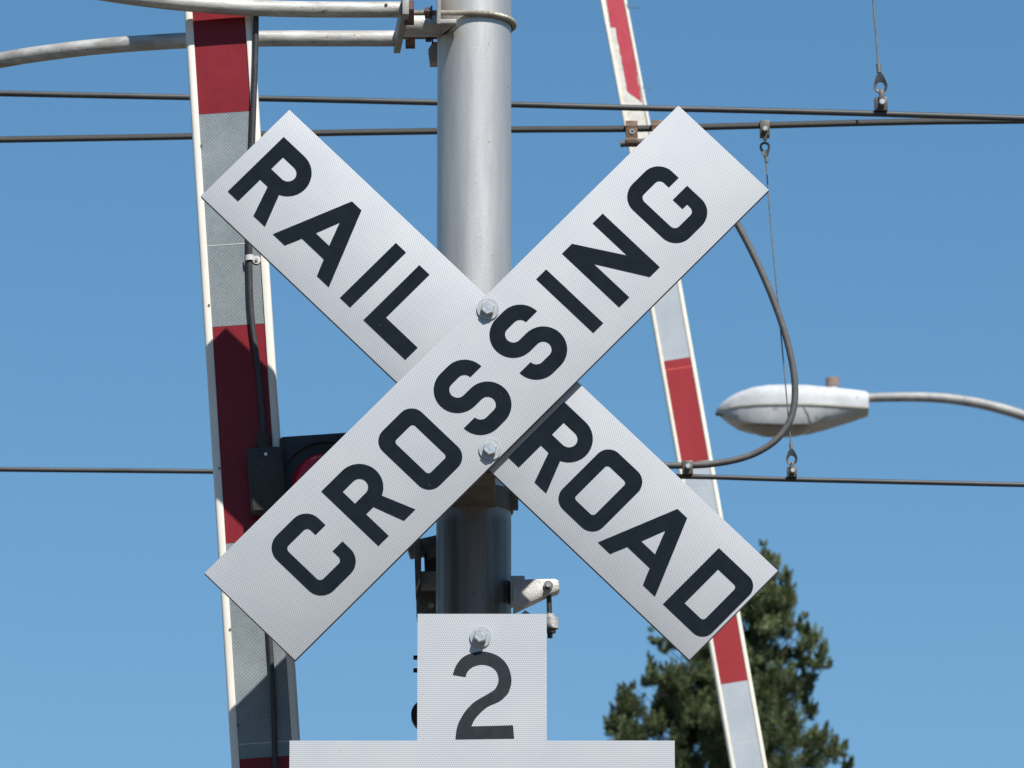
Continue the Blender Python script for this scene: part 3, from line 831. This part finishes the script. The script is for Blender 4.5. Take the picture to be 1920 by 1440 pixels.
b = MB(); b.prism([cpt(*p) for p in ((975, 1150), (985, 1141), (1000, 1152), (990, 1185), (975, 1185))], 0.01, 0.03, 0.002); b.build('lug', M['cast'], cl)

# bell / flasher back hardware hidden behind the numeral plate, only its left edge shows
KY = PY+0.03
ok = P(830, 1300, KY)
fb = empty('terminal_box', ok, label='dark box with protruding studs and round knob behind left edge of numeral plate', cat='box')
def kpt(px, py): q = P(px, py, KY)-ok; return (q.x, q.z)
b = MB(); a_, c_ = kpt(800, 1215), kpt(850, 1390)
b.box(((a_[0]+c_[0])/2, 0, (a_[1]+c_[1])/2), (c_[0]-a_[0], 0.09, a_[1]-c_[1]), 0.006); b.build('case', M['castdark'], fb)
for py in (1233, 1257):
    q = kpt(790, py)
    b = MB(); e = kpt(775, py); b.cyl((q[0]+0.012, 0, q[1]), (e[0], 0, e[1]), 0.0052, 6, r2=0.0042); b.build('stud', M['visor'], fb, smooth=0)
q = kpt(800, 1342); b = MB()
b.cyl((q[0], -0.012, q[1]), (q[0], 0.012, q[1]), 0.0285, 36); b.build('knob', M['visor'], fb)

# ------------------------------------------------------------------ overhead wires
WY = 17.0
def wire(name, pts, Y, r, mat, label, n=14):
    """follow measured bearings, then run on straight past both sides of the picture"""
    w3 = [P(x, y, Y) for x, y in pts]
    d0 = (w3[0]-w3[1]).normalized(); d1 = (w3[-1]-w3[-2]).normalized()
    w3 = [w3[0]+d0*18] + catmull(w3, 5) + [w3[-1]+d1*18]
    o0 = w3[len(w3)//2].copy()
    b = MB(); b.tube([p-o0 for p in w3], r, n)
    o = b.build(name, mat); o.location = o0
    return tag(o, label, 'wire', 'overhead wires of the railway')
wire('overhead_wire', [(-50, 174), (0, 175.2), (310, 181.5), (600, 187), (960, 196), (1180, 202), (1400, 207), (1650, 213.5), (1920, 222), (1970, 223.5)], 16.9, 0.0072, M['copper'],
     'smooth dark upper wire sagging slightly down to the right, topmost of the wires')
wire('overhead_wire', [(-50, 263), (0, 261.8), (340, 256), (600, 249.5), (815, 246), (960, 243), (1180, 241.5), (1400, 236), (1700, 228.5), (1920, 226), (1970, 225)], WY, 0.0079, M['strand'],
     'twisted stranded wire with brown clamps running behind top of the CROSSING blade')
wire('overhead_wire', [(-50, 879), (0, 880), (395, 884), (800, 888.5), (1280, 893.5), (1480, 899), (1920, 909), (1970, 910)], WY, 0.0058, M['copper'],
     'thin lower wire passing in front of slender gate arm below the street lamp')

# jumper cable
jp = [(1163, 270), (1185, 268), (1230, 266), (1280, 285), (1335, 340), (1385, 425), (1418, 489), (1445, 550), (1467, 610), (1482, 665), (1490, 715), (1489, 760), (1478, 795), (1455, 825), (1420, 848), (1380, 862), (1330, 870.5), (1290, 872.5), (1240, 873), (1200, 873)]
JY = WY-0.012
w3 = catmull([P(x, y, JY) for x, y in jp], 6); o0 = P(1480, 700, JY)
b = MB(); b.tube([p-o0 for p in w3], 0.0080, 16)
o = b.build('jumper_cable', M['jumper']); o.location = o0
tag(o, 'thick grey jumper cable curving in a loop past the street lamp', 'cable')

def box_px(mb, px0, py0, px1, py1, Y, y0, y1, o0, bevel=0.001):
    a, c = P(px0, py0, Y)-o0, P(px1, py1, Y)-o0
    mb.box(((a.x+c.x)/2, (y0+y1)/2, (a.z+c.z)/2), (abs(c.x-a.x), abs(y1-y0), abs(a.z-c.z)), bevel)
# two brown clamps on the stranded wire
def brown_clamp(px0, px1, yt, yb, label):
    o0 = P((px0+px1)/2, yt, WY)
    t = empty('wire_clamp', o0, label=label, cat='clamp', group='brown clamps on the stranded wire')
    b = MB()
    box_px(b, px0, yt, px1, yb-3, WY, -0.0225, -0.0165, o0, 0.001)
    rr = 0.0115
    for yc in (yt+10, yb-9):      # rolled ends round both cables
        c = P((px0+px1)/2, yc, WY)-o0; hw_ = (px1-px0)/2*mpp(WY)
        b.cyl((-hw_, -0.010, c.z), (hw_, -0.010, c.z), 0.0135, 24)
    b.build('clamp_plate', M['clampbrown'], t)
    e = P((px0+px1)/2+0.5, (yt+yb)/2-1.5, WY)-o0
    b = MB(); n = 24; rings = []
    for (r, y) in ((0.0056, -0.0224), (0.0056, -0.0250), (0.0036, -0.0250), (0.0036, -0.0224)):
        rings.append([b.bm.verts.new((e.x+r*cos(2*pi*k/n), y, e.z+r*sin(2*pi*k/n))) for k in range(n)])
    for A_, B_ in zip(rings, rings[1:]):
        for k in range(n): b.bm.faces.new([A_[k], A_[(k+1) % n], B_[(k+1) % n], B_[k]])
    b.build('eyelet', M['zinc'], t)
brown_clamp(1173, 1195.5, 231, 276, 'brown bronze clamp joining two cables on the upper left of CROSSING blade tip')
brown_clamp(1221.5, 1244, 230, 275, 'brown bronze clamp mostly hidden behind upper edge of CROSSING blade')
# grey clamp tying the jumper to the lower wire
o0 = P(1288.5, 893, WY)
t = empty('wire_clamp', o0, label='small grey clamp tying jumper cable to the thin lower wire', cat='clamp')
b = MB(); box_px(b, 1278.5, 867.5, 1299, 893, WY, -0.024, -0.016, o0, 0.0015)
box_px(b, 1279.5, 868.5, 1298, 892, WY, -0.016, 0.004, o0, 0.001)
b.build('clamp_plate', M['clampdark'], t)
e = P(1289.5, 879.5, WY)-o0
b = MB(); b.hexhead((e.x, -0.024, e.z), 0.0070, 0.009, 0.002); b.build('bolt', M['zinc'], t, smooth=0)

# droppers (hanger wires)
def thimble(parent, tip, ring_c, r, o0, Y=WY):
    """teardrop ring: pointed towards tip, round eye at ring_c (photo bearings)"""
    c = P(*ring_c, Y)-o0; tp = P(*tip, Y)-o0
    d = (tp-c).normalized(); side = Vector((d.z, 0, -d.x))
    D = (tp-c).length
    n = 40; outer_, inner_ = [], []
    for k in range(n):
        a = 2*pi*k/n
        v = d*cos(a)+side*sin(a)
        stretch = 1.0
        ro = r*1.45
        if cos(a) > 0.35:
            # pull towards the tip
            f = (cos(a)-0.35)/0.65
            pt = c + v*ro*(1-f) + (c*0 + d*(D*f) + side*sin(a)*ro*(1-f)*0.9)*1.0*f + v*0
            pt = c + d*(ro*cos(a)*(1-f)+D*f) + side*(ro*sin(a)*(1-0.35*f))
        else: pt = c + v*ro
        outer_.append(pt); inner_.append(c + d*(r*cos(a)*1.0) + side*(r*sin(a)*0.86))
    b = MB(); th = 0.005
    vo0 = [b.bm.verts.new(p+Vector((0, -th, 0))) for p in outer_]; vo1 = [b.bm.verts.new(p+Vector((0, th, 0))) for p in outer_]
    vi0 = [b.bm.verts.new(p+Vector((0, -th*0.6, 0))) for p in inner_]; vi1 = [b.bm.verts.new(p+Vector((0, th*0.6, 0))) for p in inner_]
    for k in range(n):
        j = (k+1) % n
        b.bm.faces.new([vo0[k], vo0[j], vi0[j], vi0[k]]); b.bm.faces.new([vo1[k], vo1[j], vi1[j], vi1[k]])
        b.bm.faces.new([vo0[k], vo0[j], vo1[j], vo1[k]]); b.bm.faces.new([vi0[k], vi0[j], vi1[j], vi1[k]])
    return b.build('thimble', M['thimble'], parent)
def hanger_clamp(parent, o0, box, shank, boltp, mat, Y=WY, br=0.0068):
    b = MB(); box_px(b, *box, Y, -0.015, 0.012, o0, 0.0015)
    b_ = b.build('wire_clip', M[mat], parent)
    b = MB(); box_px(b, *shank, Y, -0.021, -0.013, o0, 0.002); b.build('shank', M['clampdark'], b_)
    e = P(*boltp, Y)-o0
    b = MB(); b.hexhead((e.x, -0.021, e.z), br, 0.010, 0.002); b.build('bolt', M['zinc'], b_, smooth=0)
# (a) hangs from above onto the upper wire
HY = 16.9
o0 = P(1652, 212, HY)
t = empty('dropper_wire', o0, label='dropper wire from above ending in teardrop eye on the topmost wire', cat='dropper', group='droppers holding the overhead wires')
top = P(1637, 0, HY); b0 = P(1648, 133, HY)
dirv = (top-b0).normalized()
b = MB(); b.tube([b0-o0, (top-o0), (top+dirv*1.2-o0)], 0.0023, 10); b.build('wire', M['dropper'], t)
b = MB(); b.cyl(P(1647, 120, HY)-o0, P(1648.5, 136, HY)-o0, 0.0058, 14); b.build('crimp_sleeve', M['dropper'], t)
thimble(t, (1649, 137), (1651, 162), 0.0112, o0, HY)
hanger_clamp(t, o0, (1639.5, 185, 1664, 210), (1647, 172, 1657.5, 206), (1653, 197), 'clampdark', HY, 0.0076)
# (b) between the stranded wire and the lower wire
o0 = P(1484, 893, WY)
t = empty('dropper_wire', o0, label='thin dropper hanging from the stranded wire with a teardrop eye at both ends', cat='dropper', group='droppers holding the overhead wires')
b = MB(); b.tube(catmull([P(x, y, WY)-o0 for x, y in ((1436.5, 300), (1441, 370), (1449.5, 470), (1460, 580), (1470, 690), (1478.5, 785), (1483, 835))], 5), 0.0016, 8); b.build('wire', M['dropper'], t)
b = MB(); b.cyl(P(1436.5, 294, WY)-o0, P(1437.5, 304, WY)-o0, 0.0044, 14); b.build('crimp_sleeve', M['dropper'], t)
b = MB(); b.cyl(P(1482.5, 831, WY)-o0, P(1483.5, 843, WY)-o0, 0.0040, 14); b.build('crimp_sleeve', M['dropper'], t)
thimble(t, (1436, 294), (1434, 276), 0.0085, o0)
thimble(t, (1483.5, 842), (1484.5, 861), 0.0092, o0)
hanger_clamp(t, o0, (1424.5, 228.5, 1443, 257.5), (1430.5, 243, 1437.5, 268), (1434, 247), 'clampdark')
hanger_clamp(t, o0, (1475.5, 877, 1494, 897), (1481, 870, 1489, 893), (1485.5, 887), 'clampdark', br=0.0060)

# ------------------------------------------------------------------ street lamp (cobra head)
LY = 35.5
lm = mpp(LY)
z0 = P(1480, 772, LY)
lamp_post_x = P(2330, 772, LY).x
sl3 = empty('street_lamp', (lamp_post_x, LY, 0), label='white cobra-head street lamp with brown photocell on curved grey arm', cat='street lamp')
lo = Vector((lamp_post_x, LY, 0))
X = lambda px: (px-960)*lm - lo.x
Z = z0.z
# stations: px, half width at seam, top height, depth of wall below, half width at the wall's bottom
st = [(1343, 0.012, 0.008, 0.006, 0.008), (1352, 0.045, 0.034, 0.022, 0.030), (1366, 0.080, 0.062, 0.046, 0.060), (1385, 0.112, 0.086, 0.070, 0.092), (1410, 0.138, 0.106, 0.084, 0.115),
      (1440, 0.150, 0.117, 0.092, 0.126), (1480, 0.152, 0.120, 0.094, 0.126), (1515, 0.146, 0.117, 0.088, 0.112), (1545, 0.132, 0.111, 0.072, 0.094), (1575, 0.114, 0.106, 0.052, 0.076),
      (1600, 0.098, 0.100, 0.034, 0.062), (1620, 0.086, 0.094, 0.018, 0.052), (1627, 0.080, 0.086, 0.012, 0.046)]
def loft(mb, sections, caps=True):
    rings = [[mb.bm.verts.new(p) for p in s_] for s_ in sections]
    n = len(rings[0])
    for A_, B_ in zip(rings, rings[1:]):
        for k in range(n-1): mb.bm.faces.new([A_[k], A_[k+1], B_[k+1], B_[k]])
        mb.bm.faces.new([A_[n-1], A_[0], B_[0], B_[n-1]])
    if caps: mb.bm.faces.new(rings[0][::-1]); mb.bm.faces.new(rings[-1])
def super_half(wd, h, n=20, e=0.62):
    out = []
    for k in range(n+1):
        a = pi*k/n
        cx_, sy_ = cos(a), sin(a)
        out.append((wd*(abs(cx_)**e)*(1 if cx_ >= 0 else -1), h*(abs(sy_)**e)))
    return out
b = MB(); loft(b, [[(X(p), y, Z+z+0.003) for y, z in super_half(wd, h)] for p, wd, h, _, _ in st])
head = b.build('lamp_head', M['lampwhite'], sl3, smooth=50)
b = MB()
loft(b, [[(X(p), -wd*1.01, Z+0.003), (X(p), wd*1.01, Z+0.003), (X(p), wd*1.01, Z-0.004), (X(p), -wd*1.01, Z-0.004)] for p, wd, *_ in st])
b.build('gasket', M['lampseam'], head, smooth=30)
b = MB()
loft(b, [[(X(p), -wd*0.97, Z-0.004), (X(p), wd*0.97, Z-0.004), (X(p), (wd+wb)/2*1.02, Z-0.004-(dp-0.004)*0.6), (X(p), wb, Z-dp), (X(p), -wb, Z-dp), (X(p), -(wd+wb)/2*1.02, Z-0.004-(dp-0.004)*0.6)] for p, wd, _, dp, wb in st])
b.build('lower_housing', M['lampwhite'], head, smooth=50)
b = MB()
loft(b, [[(X(p), wb*0.93*cos(a), Z-dp-0.001-0.020*sin(pi*(p-1375)/(1535-1375))*sin(a)) for a in [k*pi/12 for k in range(13)]]
         for p, wb, dp in [(p_, 0.02+0.106*max(0.0, sin(pi*(p_-1378)/(162)))**0.6, 0.0) for p_ in range(1383, 1536, 8)]
         for dp in [0.0945 if 1440 < p < 1500 else (0.0945-0.0355*((1440-p)/57)**1.6 if p <= 1440 else 0.0945-0.026*(p-1500)/35)]])
b.build('refractor', M['lampglass'], head, smooth=60)
b = MB(); b.tube([(X(1503), -0.1455, Z-0.006), (X(1512), -0.138, Z-0.045), (X(1519), -0.112, Z-0.087)], 0.0022, 8); b.build('door_seam', M['lampseam'], head)
b = MB(); pcx = X(1561)
b.cyl((pcx, 0, Z+0.100), (pcx, 0, Z+0.128), 0.030, 24, r2=0.028); b.build('photocell_socket', M['lampwhite'], head)
b = MB(); b.cyl((pcx, 0, Z+0.128), (pcx, 0, Z+0.169), 0.0335, 28); b.cyl((pcx, 0, Z+0.169), (pcx, 0, Z+0.173), 0.0335, 28, r2=0.027); b.build('photocell', M['photocell'], head)
b = MB(); b.box((X(1345), -0.005, Z-0.012), (0.02, 0.02, 0.018), 0.003); b.box((X(1352), -0.03, Z-0.026), (0.010, 0.010, 0.014), 0.002); b.build('latch', M['visor'], head)
# bracket arm and pole
ap = [(1600, 748), (1640, 745.5), (1690, 744.5), (1740, 745), (1790, 749), (1850, 759.5), (1920, 779.5), (2000, 812), (2090, 862), (2190, 934), (2330, 1052)]
pp = []
for x, y in ap:
    q = P(x, y, LY); pp.append(Vector((q.x-lo.x, 0, q.z)))
n_ = len(catmull(pp, 5))
b = MB(); b.tube(catmull(pp, 5), [0.0215+0.008*i/n_ for i in range(n_)], 20); b.build('bracket_arm', M['armgrey'], sl3)
b = MB(); b.cyl((0, 0, 0), (0, 0, pp[-1].z+0.3), 0.11, 32, r2=0.07); b.build('pole', M['galv'], sl3)

# ------------------------------------------------------------------ conifer
TY = 70.0
tm = mpp(TY)
def leafmat(name):
    m, nt, b = mat_base(name)
    oi = N(nt, 'ShaderNodeAttribute', attribute_name='tint', attribute_type='GEOMETRY')
    c = ramp(nt, oi.outputs['Fac'], [(0.0, (0.036, 0.058, 0.026)), (0.45, (0.082, 0.110, 0.044)), (0.85, (0.145, 0.165, 0.066)), (1.0, (0.19, 0.12, 0.055))])
    nt.links.new(c, b.inputs['Base Color']); b.inputs['Roughness'].default_value = 0.6
    b.inputs['Specular IOR Level'].default_value = 0.3
    b.inputs['Subsurface Weight'].default_value = 0.0
    return m
M['leaf'] = leafmat('conifer_foliage')
tree_base = P(1400, 1440, TY); tx = tree_base.x
tree = empty('conifer_tree', (tx, TY, 0), label='tall dense conifer with clumpy dark green crown, far behind slender gate arm', cat='tree')
clumps = [(1431, 1022, 9), (1436, 1045, 17), (1426, 1068, 22), (1448, 1062, 20), (1468, 1085, 20), (1440, 1095, 28), (1474, 1108, 20), (1462, 1128, 28), (1483, 1130, 16), (1436, 1135, 30), (1470, 1158, 26), (1446, 1172, 24), (1415, 1165, 26), (1400, 1195, 18),
  (1508, 1158, 8), (1505, 1180, 20), (1524, 1200, 26), (1543, 1226, 20), (1508, 1214, 26), (1530, 1246, 24), (1504, 1246, 22), (1550, 1250, 12), (1516, 1272, 22), (1492, 1230, 16),
  (1400, 1240, 20), (1418, 1262, 26), (1450, 1276, 26), (1478, 1292, 30), (1506, 1302, 28), (1430, 1310, 36), (1465, 1336, 42), (1518, 1336, 24), (1440, 1388, 44), (1488, 1388, 44), (1538, 1386, 26), (1556, 1414, 30), (1582, 1408, 14), (1590, 1436, 20), (1520, 1430, 40), (1470, 1440, 40),
  (1228, 1176, 14), (1236, 1202, 18), (1246, 1222, 15), (1216, 1238, 9), (1222, 1256, 17), (1214, 1282, 20), (1248, 1262, 16), (1275, 1262, 16), (1305, 1240, 16), (1330, 1250, 22), (1282, 1290, 30), (1252, 1296, 20),
  (1168, 1292, 10), (1172, 1310, 18), (1184, 1334, 24), (1158, 1332, 14), (1146, 1366, 16), (1168, 1376, 26), (1190, 1290, 10), (1250, 1326, 30), (1300, 1330, 42), (1338, 1296, 34), (1232, 1366, 36), (1290, 1380, 48), (1186, 1402, 32), (1346, 1356, 38), (1338, 1420, 40), (1386, 1350, 36), (1390, 1420, 44), (1250, 1430, 44), (1142, 1402, 14), (1138, 1432, 12), (1160, 1432, 26),
  (1265, 1190, 18), (1300, 1190, 26), (1345, 1160, 34), (1330, 1215, 26), (1378, 1110, 26), (1395, 1140, 28), (1390, 1065, 18), (1408, 1090, 22), (1360, 1210, 22)]
ct = [(P(x, y, TY), r*tm) for x, y, r in clumps]
zlow = P(1400, 1440, TY).z
# the crown below the picture, a widening cone of clumps
for k in range(150):
    z = random.uniform(3.0, zlow-0.75)
    R = 1.25 + (zlow-z)*0.17
    a = random.uniform(0, 2*pi); rr = R*sqrt(random.uniform(0.3, 1))
    ct.append((Vector((tx-0.15+rr*cos(a), TY+rr*sin(a), z)), random.uniform(0.3, 0.5)))
verts, faces, tints = [], [], []
def rnd_unit():
    while True:
        v = Vector((random.uniform(-1, 1), random.uniform(-1, 1), random.uniform(-1, 1)))
        if 0.05 < v.length < 1: return v.normalized()
for k in range(62):      # the broad left shoulder of the crown
    while True:
        x, y = random.uniform(1150, 1400), random.uniform(1170, 1450)
        if y > 1255+(1210-x)*1.1 and y > 1150 and not (hypot(x-1264, y-1236) < 26 or hypot(x-1222, y-1318) < 20): break
    q = P(x, y, TY+random.uniform(-0.5, 0.5)); ct.append((q, random.uniform(0.12, 0.19)))
# inner filling clumps so that the heart of the crown is dense
ztop_ = P(1432, 1015, TY).z
for k in range(70):
    z = random.uniform(P(1400, 1445, TY).z, ztop_-0.35)
    R = 0.10 + (ztop_-z)*0.33
    a = random.uniform(0, 2*pi); rr = R*sqrt(random.random())*0.95
    xa = 1418 + (ztop_-z)*4 - 22*max(0, (ztop_-z)-0.6)
    ct.append((Vector(((xa-960)*tm + rr*cos(a)*0.8, TY + rr*sin(a), z)), random.uniform(0.12, 0.20)))
limbs = []
nvis = len(clumps)
for i, (c, r) in enumerate(ct):
    low = nvis <= i < nvis+150
    if i < nvis:
        width_here = max(0.12, min(1.2, (P(1430, 1000, TY).z-c.z)*0.55))
        frac = 1-min(1, abs(c.x-tx)/max(0.2, width_here*1.3))
        c = Vector((c.x, TY+random.uniform(-1, 1)*width_here*0.75*max(0.15, frac), c.z))
        k = c.y/TY; c = Vector((c.x*k, c.y, CAMZ+(c.z-CAMZ)*k))
    limbs.append((c.copy(), r))
    nleaf = 260 if low else int(max(300, min(3400, 2000*(r/0.15)**1.7)))
    base_t = random.uniform(-0.14, 0.14)
    nt_ = max(5, min(int(14*(r/0.15)**1.3), 40))
    tufts = []
    for k in range(nt_):
        d = rnd_unit(); d.z = d.z*0.8+0.30; d.normalize()
        tufts.append((c + Vector((d.x, d.y, d.z*0.95))*r*random.uniform(0.15, 0.80), d, random.uniform(-0.12, 0.12)))
    for k in range(nleaf):
        tc_, d, tt = tufts[k % nt_]
        ax = (d*0.8 + Vector((0, 0, 0.75)) + rnd_unit()*0.6).normalized()
        hh = random.random()**1.25                      # each tuft is a small upright cone of sprays
        ww = 0.46*(1-hh)**0.85 + 0.02
        u_ = rnd_unit(); u_.z *= 0.5
        p = tc_ + u_*r*ww*sqrt(random.random()) + (d*0.55+Vector((0, 0, 0.75)))*r*(hh*0.95-0.28)
        ln = random.uniform(0.10, 0.18) if low else random.uniform(0.015, 0.034)
        wd = ln*random.uniform(0.16, 0.28)
        sd = ax.cross(rnd_unit())
        if sd.length < 0.1: continue
        sd.normalize(); sd *= wd
        n0 = len(verts)
        verts += [p-sd*0.6, p+ax*ln*0.5-sd*0.8, p+ax*ln, p+ax*ln*0.5+sd*0.8, p+sd*0.6]
        faces.append((n0, n0+1, n0+2, n0+3, n0+4))
        t = 0.45+base_t+tt+random.uniform(-0.20, 0.20)
        if random.random() < 0.025: t = 1.0
        tints.append(max(0, min(1, t)))
me = bpy.data.meshes.new('crown'); me.from_pydata([(v.x-tx, v.y-TY, v.z) for v in verts], [], faces)
at = me.attributes.new('tint', 'FLOAT', 'FACE'); at.data.foreach_set('value', tints)
me.materials.append(M['leaf'])
crown = bpy.data.objects.new('crown', me); COL.objects.link(crown); crown.parent = tree
b = MB()
zt_ = P(1432, 1040, TY).z
b.tube(catmull([(0, 0, 0), (0.02, 0, zlow*0.5), (-0.05, 0.02, zlow), ((1415-960)*tm-tx, 0.1, P(1415, 1250, TY).z), ((1430-960)*tm-tx, 0, zt_)], 6), [0.26*(1-i/24)**0.9+0.008 for i in range(25)], 12)
for (c, r) in limbs:
    zroot = c.z - 0.22 - abs(c.x-tx)*0.45
    fr = max(0, min(1, (zroot-zlow)/(zt_-zlow)))
    xr = -0.05 + fr*(((1430-960)*tm-tx)+0.05)
    root = Vector((xr, 0.05, zroot)); e = Vector((c.x-tx, c.y-TY, c.z))
    mid = root.lerp(e, 0.55)+Vector((0, 0, -0.06))
    b.tube(catmull([root, mid, e], 3), [0.011-0.008*i/6 for i in range(7)], 6)
b.build('trunk', M['bark'], tree)

bpy.context.view_layer.update()
scene.cycles.use_denoising = True
